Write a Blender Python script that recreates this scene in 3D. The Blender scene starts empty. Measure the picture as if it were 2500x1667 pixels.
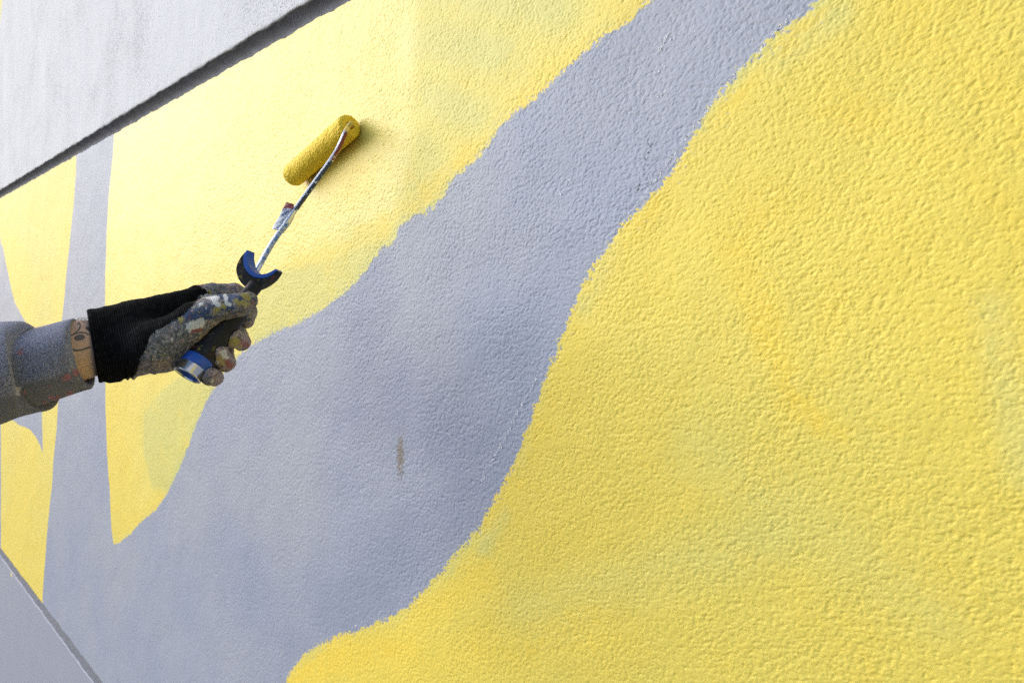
import bpy, math, random
import numpy as np
from mathutils import Vector, Matrix

random.seed(7)
rng = np.random.default_rng(7)
C = bpy.context.scene
COL = C.collection

# ---------------------------------------------------------------- camera
FPX = 1666.67            # focal length in photo pixels (24 mm on a 36 mm sensor, photo 2500 px wide)
HZ = 740.0               # horizon row in the photo
TH = math.atan(1700 / FPX)
D = 0.60                 # distance from lens to wall
CZ = 2.10                # eye height
FWD = np.array([-math.cos(TH), math.sin(TH), 0.0])
RGT = np.array([math.sin(TH), math.cos(TH), 0.0])
UP = np.array([0, 0, 1.0])
CAM = np.array([0, -D, CZ])

cd = bpy.data.cameras.new('camera')
cam = bpy.data.objects.new('camera', cd)
COL.objects.link(cam)
cam.location = CAM
cam.rotation_euler = (math.radians(90), 0, math.pi / 2 - TH)
cd.lens = 24; cd.sensor_width = 36
cd.shift_y = (HZ - 833.5) / 2500
cd.clip_start = 0.02; cd.clip_end = 300
cd.dof.use_dof = True
cd.dof.focus_distance = 0.92
cd.dof.aperture_fstop = 9
C.camera = cam

# ---------------------------------------------------------------- light
SUN_DIR = Vector((-0.71, -0.57, 0.44)).normalized()      # towards the sun
w = bpy.data.worlds.new('World'); C.world = w; w.use_nodes = True
nt = w.node_tree
sky = nt.nodes.new('ShaderNodeTexSky'); sky.sky_type = 'NISHITA'; sky.sun_disc = False
sky.sun_elevation = math.asin(SUN_DIR.z)
sky.sun_rotation = math.atan2(SUN_DIR.x, SUN_DIR.y)
sky.air_density = 1.0; sky.dust_density = 1.0; sky.ozone_density = 1.0
bg = nt.nodes['Background']; bg.inputs['Strength'].default_value = 0.15
nt.links.new(sky.outputs[0], bg.inputs[0])
ld = bpy.data.lights.new('sun', 'SUN'); ld.energy = 1.5; ld.angle = math.radians(50); ld.color = (1, 0.965, 0.92)
sun = bpy.data.objects.new('sun', ld); COL.objects.link(sun)
sun.rotation_euler = SUN_DIR.to_track_quat('Z', 'Y').to_euler()
sun.location = SUN_DIR * 20
C.view_settings.view_transform = 'Standard'; C.view_settings.look = 'None'
C.view_settings.gamma = 1; C.view_settings.use_curve_mapping = False
C.view_settings.exposure = 0.58
C.render.engine = 'CYCLES'
C.cycles.feature_set = 'EXPERIMENTAL'
C.cycles.use_denoising = False
C.cycles.dicing_rate = 1.0
C.cycles.preview_dicing_rate = 1.0
C.cycles.offscreen_dicing_scale = 8

# ---------------------------------------------------------------- pixel <-> world helpers
def pix(x, y, z):
    return CAM + z * (FWD + RGT * ((x - 1250) / FPX) + UP * ((HZ - y) / FPX))

def wallpt(x, y, off=0.0):
    u = (x - 1250) / FPX
    z = (D - off) / (math.cos(TH) * u + math.sin(TH))
    return pix(x, y, z)

def proj(P):
    """world points (n,3) -> photo pixels, depth"""
    v = P - CAM
    z = v @ FWD
    return 1250 + FPX * (v @ RGT) / z, HZ - FPX * v[:, 2] / z, z

# ---------------------------------------------------------------- object helpers
def tag(o, label=None, cat=None, group=None, kind=None):
    for k, v in (('label', label), ('category', cat), ('group', group), ('kind', kind)):
        if v: o[k] = v
    return o

def mesh_obj(name, V, F, mat=None, parent=None, smooth=True, attrs=None):
    me = bpy.data.meshes.new(name)
    V = np.asarray(V, dtype=np.float64)
    me.from_pydata(V.tolist() if len(V) < 20000 else [tuple(v) for v in V], [], [tuple(f) for f in F])
    if smooth: me.polygons.foreach_set('use_smooth', [True] * len(me.polygons))
    for k, a in (attrs or {}).items():
        at = me.attributes.new(k, 'FLOAT', 'POINT')
        at.data.foreach_set('value', np.asarray(a, dtype=np.float32))
    me.update()
    o = bpy.data.objects.new(name, me); COL.objects.link(o)
    if mat: me.materials.append(mat)
    if parent:
        o.parent = parent
        o.matrix_parent_inverse = parent.matrix_world.inverted()
    return o

def empty(name, loc):
    o = bpy.data.objects.new(name, None); COL.objects.link(o)
    o.location = loc; o.empty_display_size = 0.05
    bpy.context.view_layer.update()
    return o

def tube(pts, radii, seg=20, cap=True, t_attr=True):
    """swept round tube through world points"""
    P = np.array(pts, float); n = len(P)
    R = np.array(radii, float) if np.ndim(radii) else np.full(n, radii)
    T = np.gradient(P, axis=0); T /= np.linalg.norm(T, axis=1)[:, None]
    a = np.cross(T[0], [0.1, 0.3, 0.9]); a /= np.linalg.norm(a)
    V = []; along = []; L = 0
    for i in range(n):
        if i: L += np.linalg.norm(P[i] - P[i - 1])
        a = a - T[i] * (a @ T[i]); a /= np.linalg.norm(a); b = np.cross(T[i], a)
        for k in range(seg):
            c = 2 * math.pi * k / seg
            V.append(P[i] + R[i] * (math.cos(c) * a + math.sin(c) * b)); along.append(L)
    F = [(i * seg + k, i * seg + (k + 1) % seg, (i + 1) * seg + (k + 1) % seg, (i + 1) * seg + k)
         for i in range(n - 1) for k in range(seg)]
    if cap:
        F.append(tuple(range(seg))[::-1]); F.append(tuple(range((n - 1) * seg, n * seg)))
    return np.array(V), F, np.array(along)

def spline(pts, n):
    """Catmull-Rom through rows of any width"""
    P = np.array(pts, float)
    P = np.vstack([2 * P[0] - P[1], P, 2 * P[-1] - P[-2]])
    d = np.linalg.norm(np.diff(P[1:-1], axis=0), axis=1); cum = np.concatenate([[0], np.cumsum(d)])
    out = []
    for s in np.linspace(0, cum[-1], n):
        i = min(np.searchsorted(cum, s, side='right') - 1, len(d) - 1)
        t = (s - cum[i]) / d[i]
        p0, p1, p2, p3 = P[i:i + 4]
        out.append(0.5 * ((2 * p1) + (p2 - p0) * t + (2 * p0 - 5 * p1 + 4 * p2 - p3) * t ** 2 + (-p0 + 3 * p1 - 3 * p2 + p3) * t ** 3))
    return np.array(out)

# ---------------------------------------------------------------- node helpers
class NT:
    def __init__(s, name):
        s.m = bpy.data.materials.new(name); s.m.use_nodes = True
        s.t = s.m.node_tree; s.t.nodes.clear()
        s.out = s.t.nodes.new('ShaderNodeOutputMaterial')
        s.b = s.t.nodes.new('ShaderNodeBsdfPrincipled')
        s.t.links.new(s.b.outputs[0], s.out.inputs[0])
    def put(s, inp, v):
        if hasattr(v, 'links') or hasattr(v, 'is_output'): s.t.links.new(v, inp)
        else: inp.default_value = v
    def set(s, name, v):
        if isinstance(v, tuple) and len(v) == 3 and 'Radius' not in name: v = v + (1,)
        s.put(s.b.inputs[name], v)
    def pos(s):
        n = s.t.nodes.new('ShaderNodeTexCoord'); return n.outputs['Object']
    def attr(s, name):
        n = s.t.nodes.new('ShaderNodeAttribute'); n.attribute_name = name; return n.outputs['Fac']
    def noise(s, scale, detail=2, rough=0.5, vec=None, dist=0):
        n = s.t.nodes.new('ShaderNodeTexNoise'); n.inputs['Scale'].default_value = scale
        if vec is None: vec = s.mapv()
        n.inputs['Detail'].default_value = detail; n.inputs['Roughness'].default_value = rough
        n.inputs['Distortion'].default_value = dist
        s.t.links.new(vec if vec is not None else s.pos(), n.inputs['Vector'])
        return n.outputs['Fac']
    def mapv(s, scale=(1, 1, 1), loc=(.3, .7, .2), rot=(0.6, 0.35, 0.8), vec=None):
        n = s.t.nodes.new('ShaderNodeMapping')
        n.inputs['Scale'].default_value = scale; n.inputs['Location'].default_value = loc; n.inputs['Rotation'].default_value = rot
        s.t.links.new(vec if vec is not None else s.pos(), n.inputs['Vector'])
        return n.outputs[0]
    def math(s, op, a, b=0.0, c=None, clamp=False):
        n = s.t.nodes.new('ShaderNodeMath'); n.operation = op; n.use_clamp = clamp
        s.put(n.inputs[0], a); s.put(n.inputs[1], b)
        if c is not None: s.put(n.inputs[2], c)
        return n.outputs[0]
    def smooth(s, v, lo, hi, a=0.0, b=1.0):
        n = s.t.nodes.new('ShaderNodeMapRange'); n.interpolation_type = 'SMOOTHSTEP'
        s.put(n.inputs[0], v)
        if hi < lo: lo, hi, a, b = hi, lo, b, a
        for i, q in enumerate((lo, hi, a, b)): n.inputs[i + 1].default_value = q
        return n.outputs[0]
    def mix(s, f, a, b):
        n = s.t.nodes.new('ShaderNodeMix'); n.data_type = 'RGBA'
        s.put(n.inputs[0], f)
        for i, q in ((6, a), (7, b)):
            if isinstance(q, tuple) and len(q) == 3: q = q + (1,)
            s.put(n.inputs[i], q)
        return n.outputs[2]
    def mixf(s, f, a, b):
        n = s.t.nodes.new('ShaderNodeMix'); n.data_type = 'FLOAT'
        s.put(n.inputs[0], f); s.put(n.inputs[2], a); s.put(n.inputs[3], b)
        return n.outputs[0]
    def bump(s, h, dist=0.001, strength=1.0):
        n = s.t.nodes.new('ShaderNodeBump'); n.inputs['Distance'].default_value = dist; n.inputs['Strength'].default_value = strength
        s.t.links.new(h, n.inputs['Height']); s.t.links.new(n.outputs[0], s.b.inputs['Normal'])
    def sep(s, v=None):
        n = s.t.nodes.new('ShaderNodeSeparateXYZ'); s.t.links.new(v if v is not None else s.pos(), n.inputs[0]); return n.outputs

# ================================================================ THE WALL
XL, XR = -6.0, 2.6
K = D / math.cos(TH) / FPX * 1.0       # metres of height per (slope) unit at the wall: h = slope * FPX * K
def hz(slope): return CZ + slope * D / math.cos(TH)
Z_UP = hz(0.613); Z_TOP = hz(0.567); Z_BOT = hz(-1.322); Z_LOW = hz(-1.368)

# ---- painted shapes, traced on the wall
A_edge = [(279,322),(276,380),(268,450),(261,552),(258,660),(256,787),(257,900),(258,1000),(262,1110),(268,1200),(273,1290),(278,1328),
          (290,1325),(305,1312),(322,1300),(335,1280),(350,1266),(382,1242),(397,1218),(420,1180),(442,1130),(462,1080),(480,1030),(500,985),
          (530,930),(560,890),(600,850),(640,827),(690,800),(735,785),(770,762),(820,730),(860,697),(890,660),(915,628),(928,606),(960,590),(968,562),(975,548),(1010,528),(1060,503),(1080,480),(1098,455),(1102,435),(1130,415),(1155,395),(1185,362),(1200,340),(1212,315),(1240,290),(1275,262),(1310,232),(1345,200),
          (1380,168),(1412,140),(1440,115),(1470,92),(1500,70),(1535,45),(1590,0),(1640,-45),(1700,-110),(1950,-350),(2150,-640),(2150,-900),(1000,-900),(279,-500)]
B_edge = [(2700,-1100),(2700,-800),(2400,-380),(2200,-190),(2060,-60),(2000,0),(1975,25),(1955,45),(1905,82),(1885,100),(1860,122),(1835,148),(1810,172),(1795,195),(1775,222),(1755,248),
          (1730,272),(1712,300),(1700,325),(1685,352),(1670,375),(1655,400),(1640,420),(1620,450),(1605,470),(1585,492),(1555,515),(1535,535),(1515,556),
          (1500,585),(1478,612),(1460,640),(1440,668),(1425,700),(1408,740),(1392,780),(1378,820),(1362,860),(1345,895),(1330,940),(1318,975),(1300,1015),(1285,1060),
          (1268,1110),(1245,1160),(1222,1205),(1200,1240),(1178,1275),(1152,1310),(1120,1350),(1090,1385),(1060,1415),(1030,1447),(1000,1480),(960,1508),
          (920,1525),(870,1540),(820,1555),(780,1575),(745,1600),(722,1625),(705,1650),(690,1690),(660,1760),(640,2600),(3600,2600),(3600,-1100)]
C_edge = [(187,382),(186,420),(181,480),(174,560),(165,640),(158,720),(149,800),(146,880),(142,980),(138,1050),(131,1120),(128,1180),(122,1225),
          (117,1282),(112,1340),(108,1400),(105,1440),(104,1470),(100,1500),(3,1420),(2,1000),(2,585),(-10,560),(-120,600),(-300,650),(-300,560),(-80,500),(0,300)]
D_edge = [(-60,480),(-12,560),(0,587),(8,606),(18,660),(28,705),(36,738),(51,766),(62,785),(80,812),(95,850),(101,920),(103,1003),(105,1108),
          (98,1086),(87,1064),(80,1056),(74,1049),(60,1042),(46,1037),(38,1030),(31,1026),(0,1008),(-40,980)]

def wall_poly(P):
    out = []
    for x, y in P:
        if x >= 3600:                       # past the edge of what the lens could ever see
            out.append((2.8, 0.0 if y > 0 else 2.8)); continue
        x = max(x, -420)
        q = wallpt(x, y); out.append((q[0], q[2]))
    return np.array(out)

def poly_sdf(X, Z, P):
    """positive inside"""
    d2 = np.full(X.shape, 1e9); inside = np.zeros(X.shape, bool)
    n = len(P)
    for i in range(n):
        a = P[i]; b = P[(i + 1) % n]; e = b - a
        wx = X - a[0]; wz = Z - a[1]
        t = np.clip((wx * e[0] + wz * e[1]) / (e @ e + 1e-12), 0, 1)
        d2 = np.minimum(d2, (wx - t * e[0]) ** 2 + (wz - t * e[1]) ** 2)
        c = (a[1] > Z) != (b[1] > Z)
        with np.errstate(divide='ignore', invalid='ignore'):
            inside ^= c & (X < (b[0] - a[0]) * (Z - a[1]) / (b[1] - a[1] + 1e-15) + a[0])
    d = np.sqrt(d2)
    return np.where(inside, d, -d)

def caps(X, Z, L):
    """soft strokes: (x0,y0,x1,y1,radius_px,strength) in photo pixels laid on the wall"""
    px, py, _ = proj(np.stack([X.ravel(), np.zeros(X.size), Z.ravel()], 1))
    px = px.reshape(X.shape); py = py.reshape(X.shape)
    out = np.zeros(X.shape)
    for x0, y0, x1, y1, r, s in L:
        ex, ey = x1 - x0, y1 - y0
        t = np.clip(((px - x0) * ex + (py - y0) * ey) / (ex * ex + ey * ey + 1e-9), 0, 1)
        d = np.hypot(px - x0 - t * ex, py - y0 - t * ey) / r
        out = np.maximum(out, s * np.clip(1.25 - d, 0, 1))
    return out

RICH = [(1790,600,1850,760,60,.8),(1850,760,1900,860,55,1),(1900,870,1950,985,48,1),(1960,1000,2060,1060,26,.8),(1985,1060,2030,1010,14,1.2),
        (2040,740,2010,900,50,.45),(1740,560,1960,500,50,.35),(2200,20,2500,250,120,.55),(2380,430,2500,560,50,.6),(2000,240,2300,360,60,.4),
        (690,1680,830,1600,60,1.2),(830,1610,1000,1580,60,.9),(1000,1540,1180,1400,40,.7),(1200,1270,1330,1020,34,.6),(900,1667,1500,1500,70,.45),
        (1340,980,1420,760,30,.5),(1440,700,1560,540,26,.55),(1580,530,1720,330,26,.6),(1740,300,1990,40,22,.6),
        (1040,470,1330,220,26,.6),(1330,215,1590,10,34,.7),(870,560,930,545,24,.5),
        (280,340,262,700,40,.4),(262,800,290,1280,50,.55),(640,300,1000,520,90,.25),(20,600,70,700,60,.6),(60,1100,60,1400,60,.35),(300,1290,400,1220,26,.5)]
GREEN = [(1640,300,1620,380,40,.9),(1880,150,2060,30,40,.6),(1500,600,1420,760,26,.6),(1230,1250,1180,1340,22,.7),(1290,1060,1260,1150,16,.6),
         (1560,360,1500,440,30,.3),(860,560,1010,440,60,.55),(1075,-40,1350,20,100,.8),(1060,100,1220,130,90,.8),(1050,230,1150,280,70,.7),(1040,350,1060,400,50,.5),(1300,1500,1900,1300,90,.35),
         (2420,760,2500,1150,60,.5),(1700,1100,2300,1500,90,.25),(60,560,110,760,30,.4),(1880,860,1880,900,8,1.2),(1932,985,1940,930,8,1.0)]
BAND_SHADE = [(900,640,880,1000,80,.8),(960,950,1150,1150,140,.9),(1100,1250,850,1480,130,.85),(1000,1300,700,1640,110,.6),(1250,850,1400,600,60,.45),(560,1350,700,1500,110,.3)]  # soft shade on the blue-grey band, painted into its colour
LAP1 = [(640,700),(700,658),(790,640),(880,605),(960,580),(920,650),(870,720),(800,760),(735,810),(640,850),(605,810)]
LAP2 = [(352,1010),(400,950),(480,885),(600,880),(540,960),(500,1040),(460,1140),(420,1200),(372,1190),(350,1100)]
FRESH_poly = [(1016,-300),(1016,120),(1010,260),(1000,420),(960,520),(700,640),(560,760),(300,900),(230,700),(230,-300)]

def wall_panel(name, z0, z1, y_of, mat, label, step=0.010, painted=False):
    """grid sheet in the XZ plane, its horizontal edges rounded over and returned into the wall"""
    nx = int((XR - XL) / step)
    xs = np.linspace(XL, XR, nx + 1)
    prof = []                                  # (z, y)
    r = 0.0025
    depth = 0.05
    if z0 > 0.01:
        prof += [(z0, depth), (z0, depth * .5)]
        prof += [(z0 + r - r * math.cos(a), r - r * math.sin(a)) for a in np.linspace(0, math.pi / 2, 5)]
    else:
        prof += [(z0, 0)]
    nz = max(2, int((z1 - z0 - 2 * r) / step))
    prof += [(z, 0) for z in np.linspace(z0 + r, z1 - r, nz + 1)[1:-1]]
    if z1 < 4.4:
        prof += [(z1 - r + r * math.sin(a), r - r * math.cos(a)) for a in np.linspace(0, math.pi / 2, 5)]
        prof += [(z1, depth * .5), (z1, depth)]
    else:
        prof += [(z1, 0)]
    prof = np.array(prof); m = len(prof)
    X, Z = np.meshgrid(xs, prof[:, 0])
    wob = .0010 * np.sin(xs * 37) + .0008 * np.sin(xs * 83 + 2) + .0007 * np.sin(xs * 190 + 1)      # hand-trowelled arris
    if z0 > 0.01: Z = Z + wob * np.exp(-(Z - z0) / .02)
    if z1 < 4.4: Z = Z + wob[::-1] * np.exp(-(z1 - Z) / .02)
    Y = np.repeat(prof[:, 1][:, None], nx + 1, 1)
    V = np.stack([X.ravel(), Y.ravel(), Z.ravel()], 1)
    F = []
    idx = np.arange(m * (nx + 1)).reshape(m, nx + 1)
    F = np.stack([idx[:-1, :-1], idx[:-1, 1:], idx[1:, 1:], idx[1:, :-1]], -1).reshape(-1, 4)
    at = {}
    if painted:
        s = poly_sdf(X, Z, wall_poly(A_edge))
        s = np.maximum(s, poly_sdf(X, Z, wall_poly(B_edge)))
        c = np.minimum(poly_sdf(X, Z, wall_poly(C_edge)), -poly_sdf(X, Z, wall_poly(D_edge)))
        s = np.maximum(s, c)
        at = {'paint_edge': s.ravel(), 'rich': caps(X, Z, RICH).ravel(), 'green': caps(X, Z, GREEN).ravel(), 'lapcoat': np.clip(np.maximum(poly_sdf(X, Z, wall_poly(LAP1)), poly_sdf(X, Z, wall_poly(LAP2))) / .012, -1, 1).ravel(), 'band_shade': caps(X, Z, BAND_SHADE).ravel(),
              'fresh': np.clip(poly_sdf(X, Z, wall_poly(FRESH_poly)) / 0.02, -1, 1).ravel()}
        pxx = proj(V)[0]
        at['second'] = (poly_sdf(X, Z, wall_poly(B_edge)) > -.05).ravel() * 1.0
        at['crisp'] = np.clip((pxx - 280) / 60, 0, 1)
    o = mesh_obj(name, V, F.tolist(), mat, wall, attrs=at)
    o['label'] = label
    md = o.modifiers.new('relief', 'SUBSURF'); md.subdivision_type = 'SIMPLE'
    md.levels = 0; md.render_levels = 1
    o.cycles.use_adaptive_subdivision = True
    return o

def stucco(n, amp=1.0, fine=1.0):
    """lumpy roller-and-trowel render relief, height in metres"""
    warp = n.noise(28, 2)
    v = n.mapv((.92, 1, 1.25))
    a = n.noise(250, 6.0, 0.68, v)
    dens = n.noise(11, 3, .6)
    a = n.smooth(n.math('MULTIPLY_ADD', n.math('SUBTRACT', dens, .5), .22, a), 0.30, 0.56)
    b = n.noise(120, 5, 0.6, v)
    c = n.noise(9, 2, 0.5)
    f = n.noise(520, 3, 0.65)
    h = n.math('MULTIPLY', n.math('SUBTRACT', a, 0.75), 0.00095 * amp)
    h = n.math('MULTIPLY_ADD', n.math('SUBTRACT', b, 0.5), 0.0009 * amp, h)
    h = n.math('MULTIPLY_ADD', n.math('SUBTRACT', c, 0.5), 0.004 * amp, h)
    h = n.math('MULTIPLY_ADD', f, 0.0007 * fine, h)
    return h, a, b

def displace(n, h, mid=0.0):
    d = n.t.nodes.new('ShaderNodeDisplacement'); d.inputs['Midlevel'].default_value = 0
    d.inputs['Scale'].default_value = 1.0
    n.put(d.inputs['Height'], h)
    n.t.links.new(d.outputs[0], n.out.inputs['Displacement'])
    n.m.displacement_method = 'DISPLACEMENT'

# painted middle panel
n = NT('painted_stucco')
h, a, b = stucco(n)
edge = n.attr('paint_edge'); rich = n.attr('rich'); green = n.attr('green'); crisp = n.attr('crisp'); fresh = n.attr('fresh')
n1 = n.noise(70, 4, 0.65); n2 = n.noise(14, 3, 0.55); n3 = n.noise(3.2, 3, 0.5); n4 = n.noise(230, 2, 0.6)
# ragged where the roller skipped the pits
rag = n.math('ADD', n.math('MULTIPLY', n.math('SUBTRACT', n1, 0.5), 0.021), n.math('MULTIPLY', n.math('SUBTRACT', a, 0.6), 0.008))
rag = n.math('ADD', rag, n.math('MULTIPLY', n.math('SUBTRACT', n4, 0.5), 0.013))
rag = n.math('MULTIPLY', rag, n.math('MULTIPLY_ADD', crisp, 0.85, 0.15))
msk = n.smooth(n.math('ADD', edge, rag), -0.0009, 0.0009)
# specks of the older blue coat left bare near the edges
near = n.smooth(edge, 0.035, 0.0)
holes = n.math('MULTIPLY', n.smooth(n.math('ADD', n.noise(250, 3, .6), n.math('MULTIPLY', n1, 0.25)), 0.47, 0.43), near)
holes = n.math('MULTIPLY', holes, crisp)
msk = n.math('MULTIPLY', msk, n.math('SUBTRACT', 1.0, n.math('MULTIPLY', holes, 0.8)))
grey = n.mix(n.smooth(n3, 0.3, 0.7), (0.33, 0.365, 0.465), (0.375, 0.40, 0.47))
grey = n.mix(n.math('MULTIPLY', n.smooth(n2, 0.45, 0.75), 0.15), grey, (0.30, 0.345, 0.475))
thin = n.mix(n.smooth(n3, 0.35, 0.65), (0.86, 0.695, 0.15), (0.81, 0.68, 0.165))
lap = n.math('MULTIPLY', n.math('MULTIPLY', n.smooth(n.math('ADD', edge, n.math('MULTIPLY', n.math('SUBTRACT', n2, .5), .04)), 0.016, 0.002), n.smooth(n3, .40, .60, .15, .9)), crisp)
thin = n.mix(n.attr('second'), thin, n.mix(n.smooth(n3, 0.35, 0.65), (0.82, 0.655, 0.115), (0.77, 0.64, 0.125)))
gr = n.math('MULTIPLY', n.math('ADD', n.math('MAXIMUM', green, lap), n.smooth(n2, 0.55, 0.80, 0, 0.25), clamp=True), 0.8)
thin = n.mix(gr, thin, (0.62, 0.63, 0.24))
rr = n.math('ADD', n.math('MULTIPLY', rich, n.smooth(n1, 0.25, 0.6, 0.35, 0.8)), n.smooth(n.math('ADD', n2, n.math('MULTIPLY', n1, 0.4)), 0.68, 0.95, 0, 0.4), clamp=True)
grey = n.mix(n.math('MULTIPLY', n.attr('band_shade'), n.smooth(n2, .2, .7, .55, .75)), grey, (0.25, 0.285, 0.395))  # darkens the band's colour where less light reaches it
thin = n.mix(n.math('MULTIPLY', n.smooth(n.math('ADD', n.attr('lapcoat'), n.math('MULTIPLY', n.math('SUBTRACT', n1, .5), 1.0)), -.9, .8), .6), thin, (0.60, 0.60, 0.21))
yel = n.mix(rr, thin, (0.88, 0.65, 0.085))
yel = n.mix(n.smooth(a, 0.25, 0.0, 0, 0.35), yel, (0.66, 0.50, 0.10))
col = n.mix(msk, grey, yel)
# brown scuff with a drip, low on the blue band
q = wallpt(977, 1110)
S = n.sep()
dx = n.math('DIVIDE', n.math('SUBTRACT', S[0], float(q[0])), 0.0105)
dz = n.math('DIVIDE', n.math('SUBTRACT', S[2], float(q[2])), 0.034)
rad = n.math('SQRT', n.math('ADD', n.math('MULTIPLY', dx, dx), n.math('MULTIPLY', dz, dz)))
sc = n.smooth(n.math('ADD', rad, n.math('MULTIPLY', n.math('SUBTRACT', n.noise(420, 3, 0.6, n.mapv((1, 1, .4))), 0.5), 2.6)), 1.0, 0.55)
col = n.mix(n.math('MULTIPLY', sc, 0.8), col, (0.20, 0.165, 0.12))
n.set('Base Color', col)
fr = n.math('MULTIPLY', n.smooth(fresh, -1, 1), msk)
n.set('Roughness', n.mixf(fr, 0.55, 0.46))
n.set('Specular IOR Level', n.mixf(fr, 0.36, 0.52))
displace(n, h)
M_paint = n.m

n = NT('pale_stucco')
h, a, b = stucco(n, 0.8)
n2 = n.noise(16, 3, 0.6); n3 = n.noise(2.5, 3)
n4 = n.noise(3, 4, .6, n.mapv((3, 1, .45)))
c = n.mix(n.smooth(n4, .35, .65), (0.66, 0.67, 0.71), (0.69, 0.70, 0.74))
spk = n.math('MULTIPLY', n.smooth(n.math('MULTIPLY_ADD', n.math('SUBTRACT', n.noise(5, 4, .6), .5), -.30, n.noise(330, 3, .6)), 0.42, 0.35), 0.75)
c = n.mix(spk, c, (0.13, 0.13, 0.15))
S = n.sep()
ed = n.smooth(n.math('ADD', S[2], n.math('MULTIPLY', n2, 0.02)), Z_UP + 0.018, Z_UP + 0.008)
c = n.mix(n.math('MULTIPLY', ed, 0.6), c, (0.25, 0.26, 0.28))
# far end of the panel turns to the next colour of the mural
q0 = wallpt(7, -10); q1 = wallpt(-1, 75); kk = float((q1[0] - q0[0]) / (q1[2] - q0[2]))
c = n.mix(n.smooth(n.math('SUBTRACT', S[0], n.math('MULTIPLY_ADD', n.math('SUBTRACT', S[2], float(q0[2])), kk, float(q0[0]))), .01, -.01), c, (0.78, 0.72, 0.35))
n.set('Base Color', c); n.set('Roughness', 0.8); n.set('Specular IOR Level', .25); displace(n, h)
M_pale = n.m

n = NT('grey_stucco')
h, a, b = stucco(n, 0.45)
c = n.mix(n.noise(8, 3), (0.31, 0.325, 0.41), (0.34, 0.355, 0.43))
q = wallpt(28, 1402); S = n.sep()
dx = n.math('SUBTRACT', S[0], float(q[0])); dz = n.math('SUBTRACT', S[2], float(q[2]))
rad = n.math('SQRT', n.math('ADD', n.math('MULTIPLY', n.math('MULTIPLY', dx, dx), 0.35), n.math('MULTIPLY', dz, dz)))
c = n.mix(n.smooth(rad, 0.011, 0.007), c, (0.85, 0.70, 0.2))
n.set('Base Color', c); n.set('Roughness', 0.6); displace(n, h)
M_grey = n.m

n = NT('groove_render')
c = n.mix(n.noise(60, 4), (0.13, 0.135, 0.16), (0.20, 0.205, 0.24))
n.set('Base Color', c); n.set('Roughness', 0.9); n.bump(n.noise(300, 3), 0.002)
M_groove = n.m

wall = empty('building_wall', (-1.0, 0, 0))
tag(wall, 'rough stucco wall with a yellow and blue-grey mural between two horizontal grooves', 'wall')
wall_panel('wall_panel', Z_UP, 4.6, None, M_pale, 'pale grey speckled stucco above the upper groove', step=0.02)
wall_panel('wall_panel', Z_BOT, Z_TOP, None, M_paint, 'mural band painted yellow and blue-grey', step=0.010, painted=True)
wall_panel('wall_panel', 0.0, Z_LOW, None, M_grey, 'smooth blue-grey stucco below the lower groove', step=0.02)
for dp, za, zb, lb in ((0.020, Z_TOP, Z_UP, 'dark wide groove along the top of the mural'), (0.013, Z_LOW, Z_BOT, 'narrow groove along the foot of the mural')):
    # a shallow hollow drawn with a round trowel, its edges a little uneven
    nx_ = 1400; pr = 11; V = []
    for i in range(nx_ + 1):
        x = XL + (XR - XL) * i / nx_
        wob = .0009 * math.sin(x * 17) + .0006 * math.sin(x * 47 + 1) + .0004 * math.sin(x * 131)
        for k in range(pr):
            s_ = k / (pr - 1)
            V.append((x, .002 + dp * math.sin(math.pi * s_ ** 1.25) ** .75 + (.001 * math.sin(x * 90 + k)) * math.sin(math.pi * s_), za + (zb - za) * s_ + wob * math.sin(math.pi * s_)))
    F = [(i * pr + k, (i + 1) * pr + k, (i + 1) * pr + k + 1, i * pr + k + 1) for i in range(nx_) for k in range(pr - 1)]
    o = mesh_obj('groove', V, F, M_groove, wall); o['label'] = lb
# solid core and top so that the wall has its thickness
V = [(x, y, z) for x in (XL, XR) for y in (0.06, 0.35) for z in (0, 4.6)]
o = mesh_obj('wall_core', V, [(0, 1, 3, 2), (4, 6, 7, 5), (0, 4, 5, 1), (2, 3, 7, 6), (1, 5, 7, 3)], M_groove, wall, smooth=False)

# chalk guide lines and dirt caught on the high points of the render
def flecks(name, lines, size, dens, mat, spread=3.0, label=None):
    V = []; F = []
    for (x0, y0, x1, y1, k) in lines:
        L = math.hypot(x1 - x0, y1 - y0); m = int(L * dens * k)
        for _ in range(m):
            t = random.random()
            g = math.sin(t * 23 + x0) + math.sin(t * 61 + y0)
            if g < -0.3: continue
            x = x0 + (x1 - x0) * t + random.gauss(0, spread); y = y0 + (y1 - y0) * t + random.gauss(0, spread)
            q = wallpt(x, y); s = size * random.uniform(0.4, 1.3); b0 = len(V)
            ang = random.uniform(0, 6.28); nn_ = random.choice((5, 6, 7))
            for j in range(nn_):
                aa = ang + 2 * math.pi * j / nn_; r_ = s * random.uniform(0.5, 1.1)
                V.append((q[0] + r_ * math.cos(aa), -0.0012, q[2] + r_ * 1.5 * math.sin(aa)))
            V.append((q[0], -0.0012, q[2]))
            for j in range(nn_): F.append((b0 + j, b0 + (j + 1) % nn_, b0 + nn_))
    o = mesh_obj(name, V, F, mat, wall, smooth=False); o['kind'] = 'stuff'
    if label: o['label'] = label
    return o
n = NT('chalk'); n.set('Base Color', (0.82, 0.83, 0.86)); n.set('Roughness', 0.9); M_chalk = n.m
n = NT('dirt_specks'); n.set('Base Color', (0.10, 0.085, 0.08)); n.set('Roughness', 0.9); M_dirt = n.m
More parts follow.
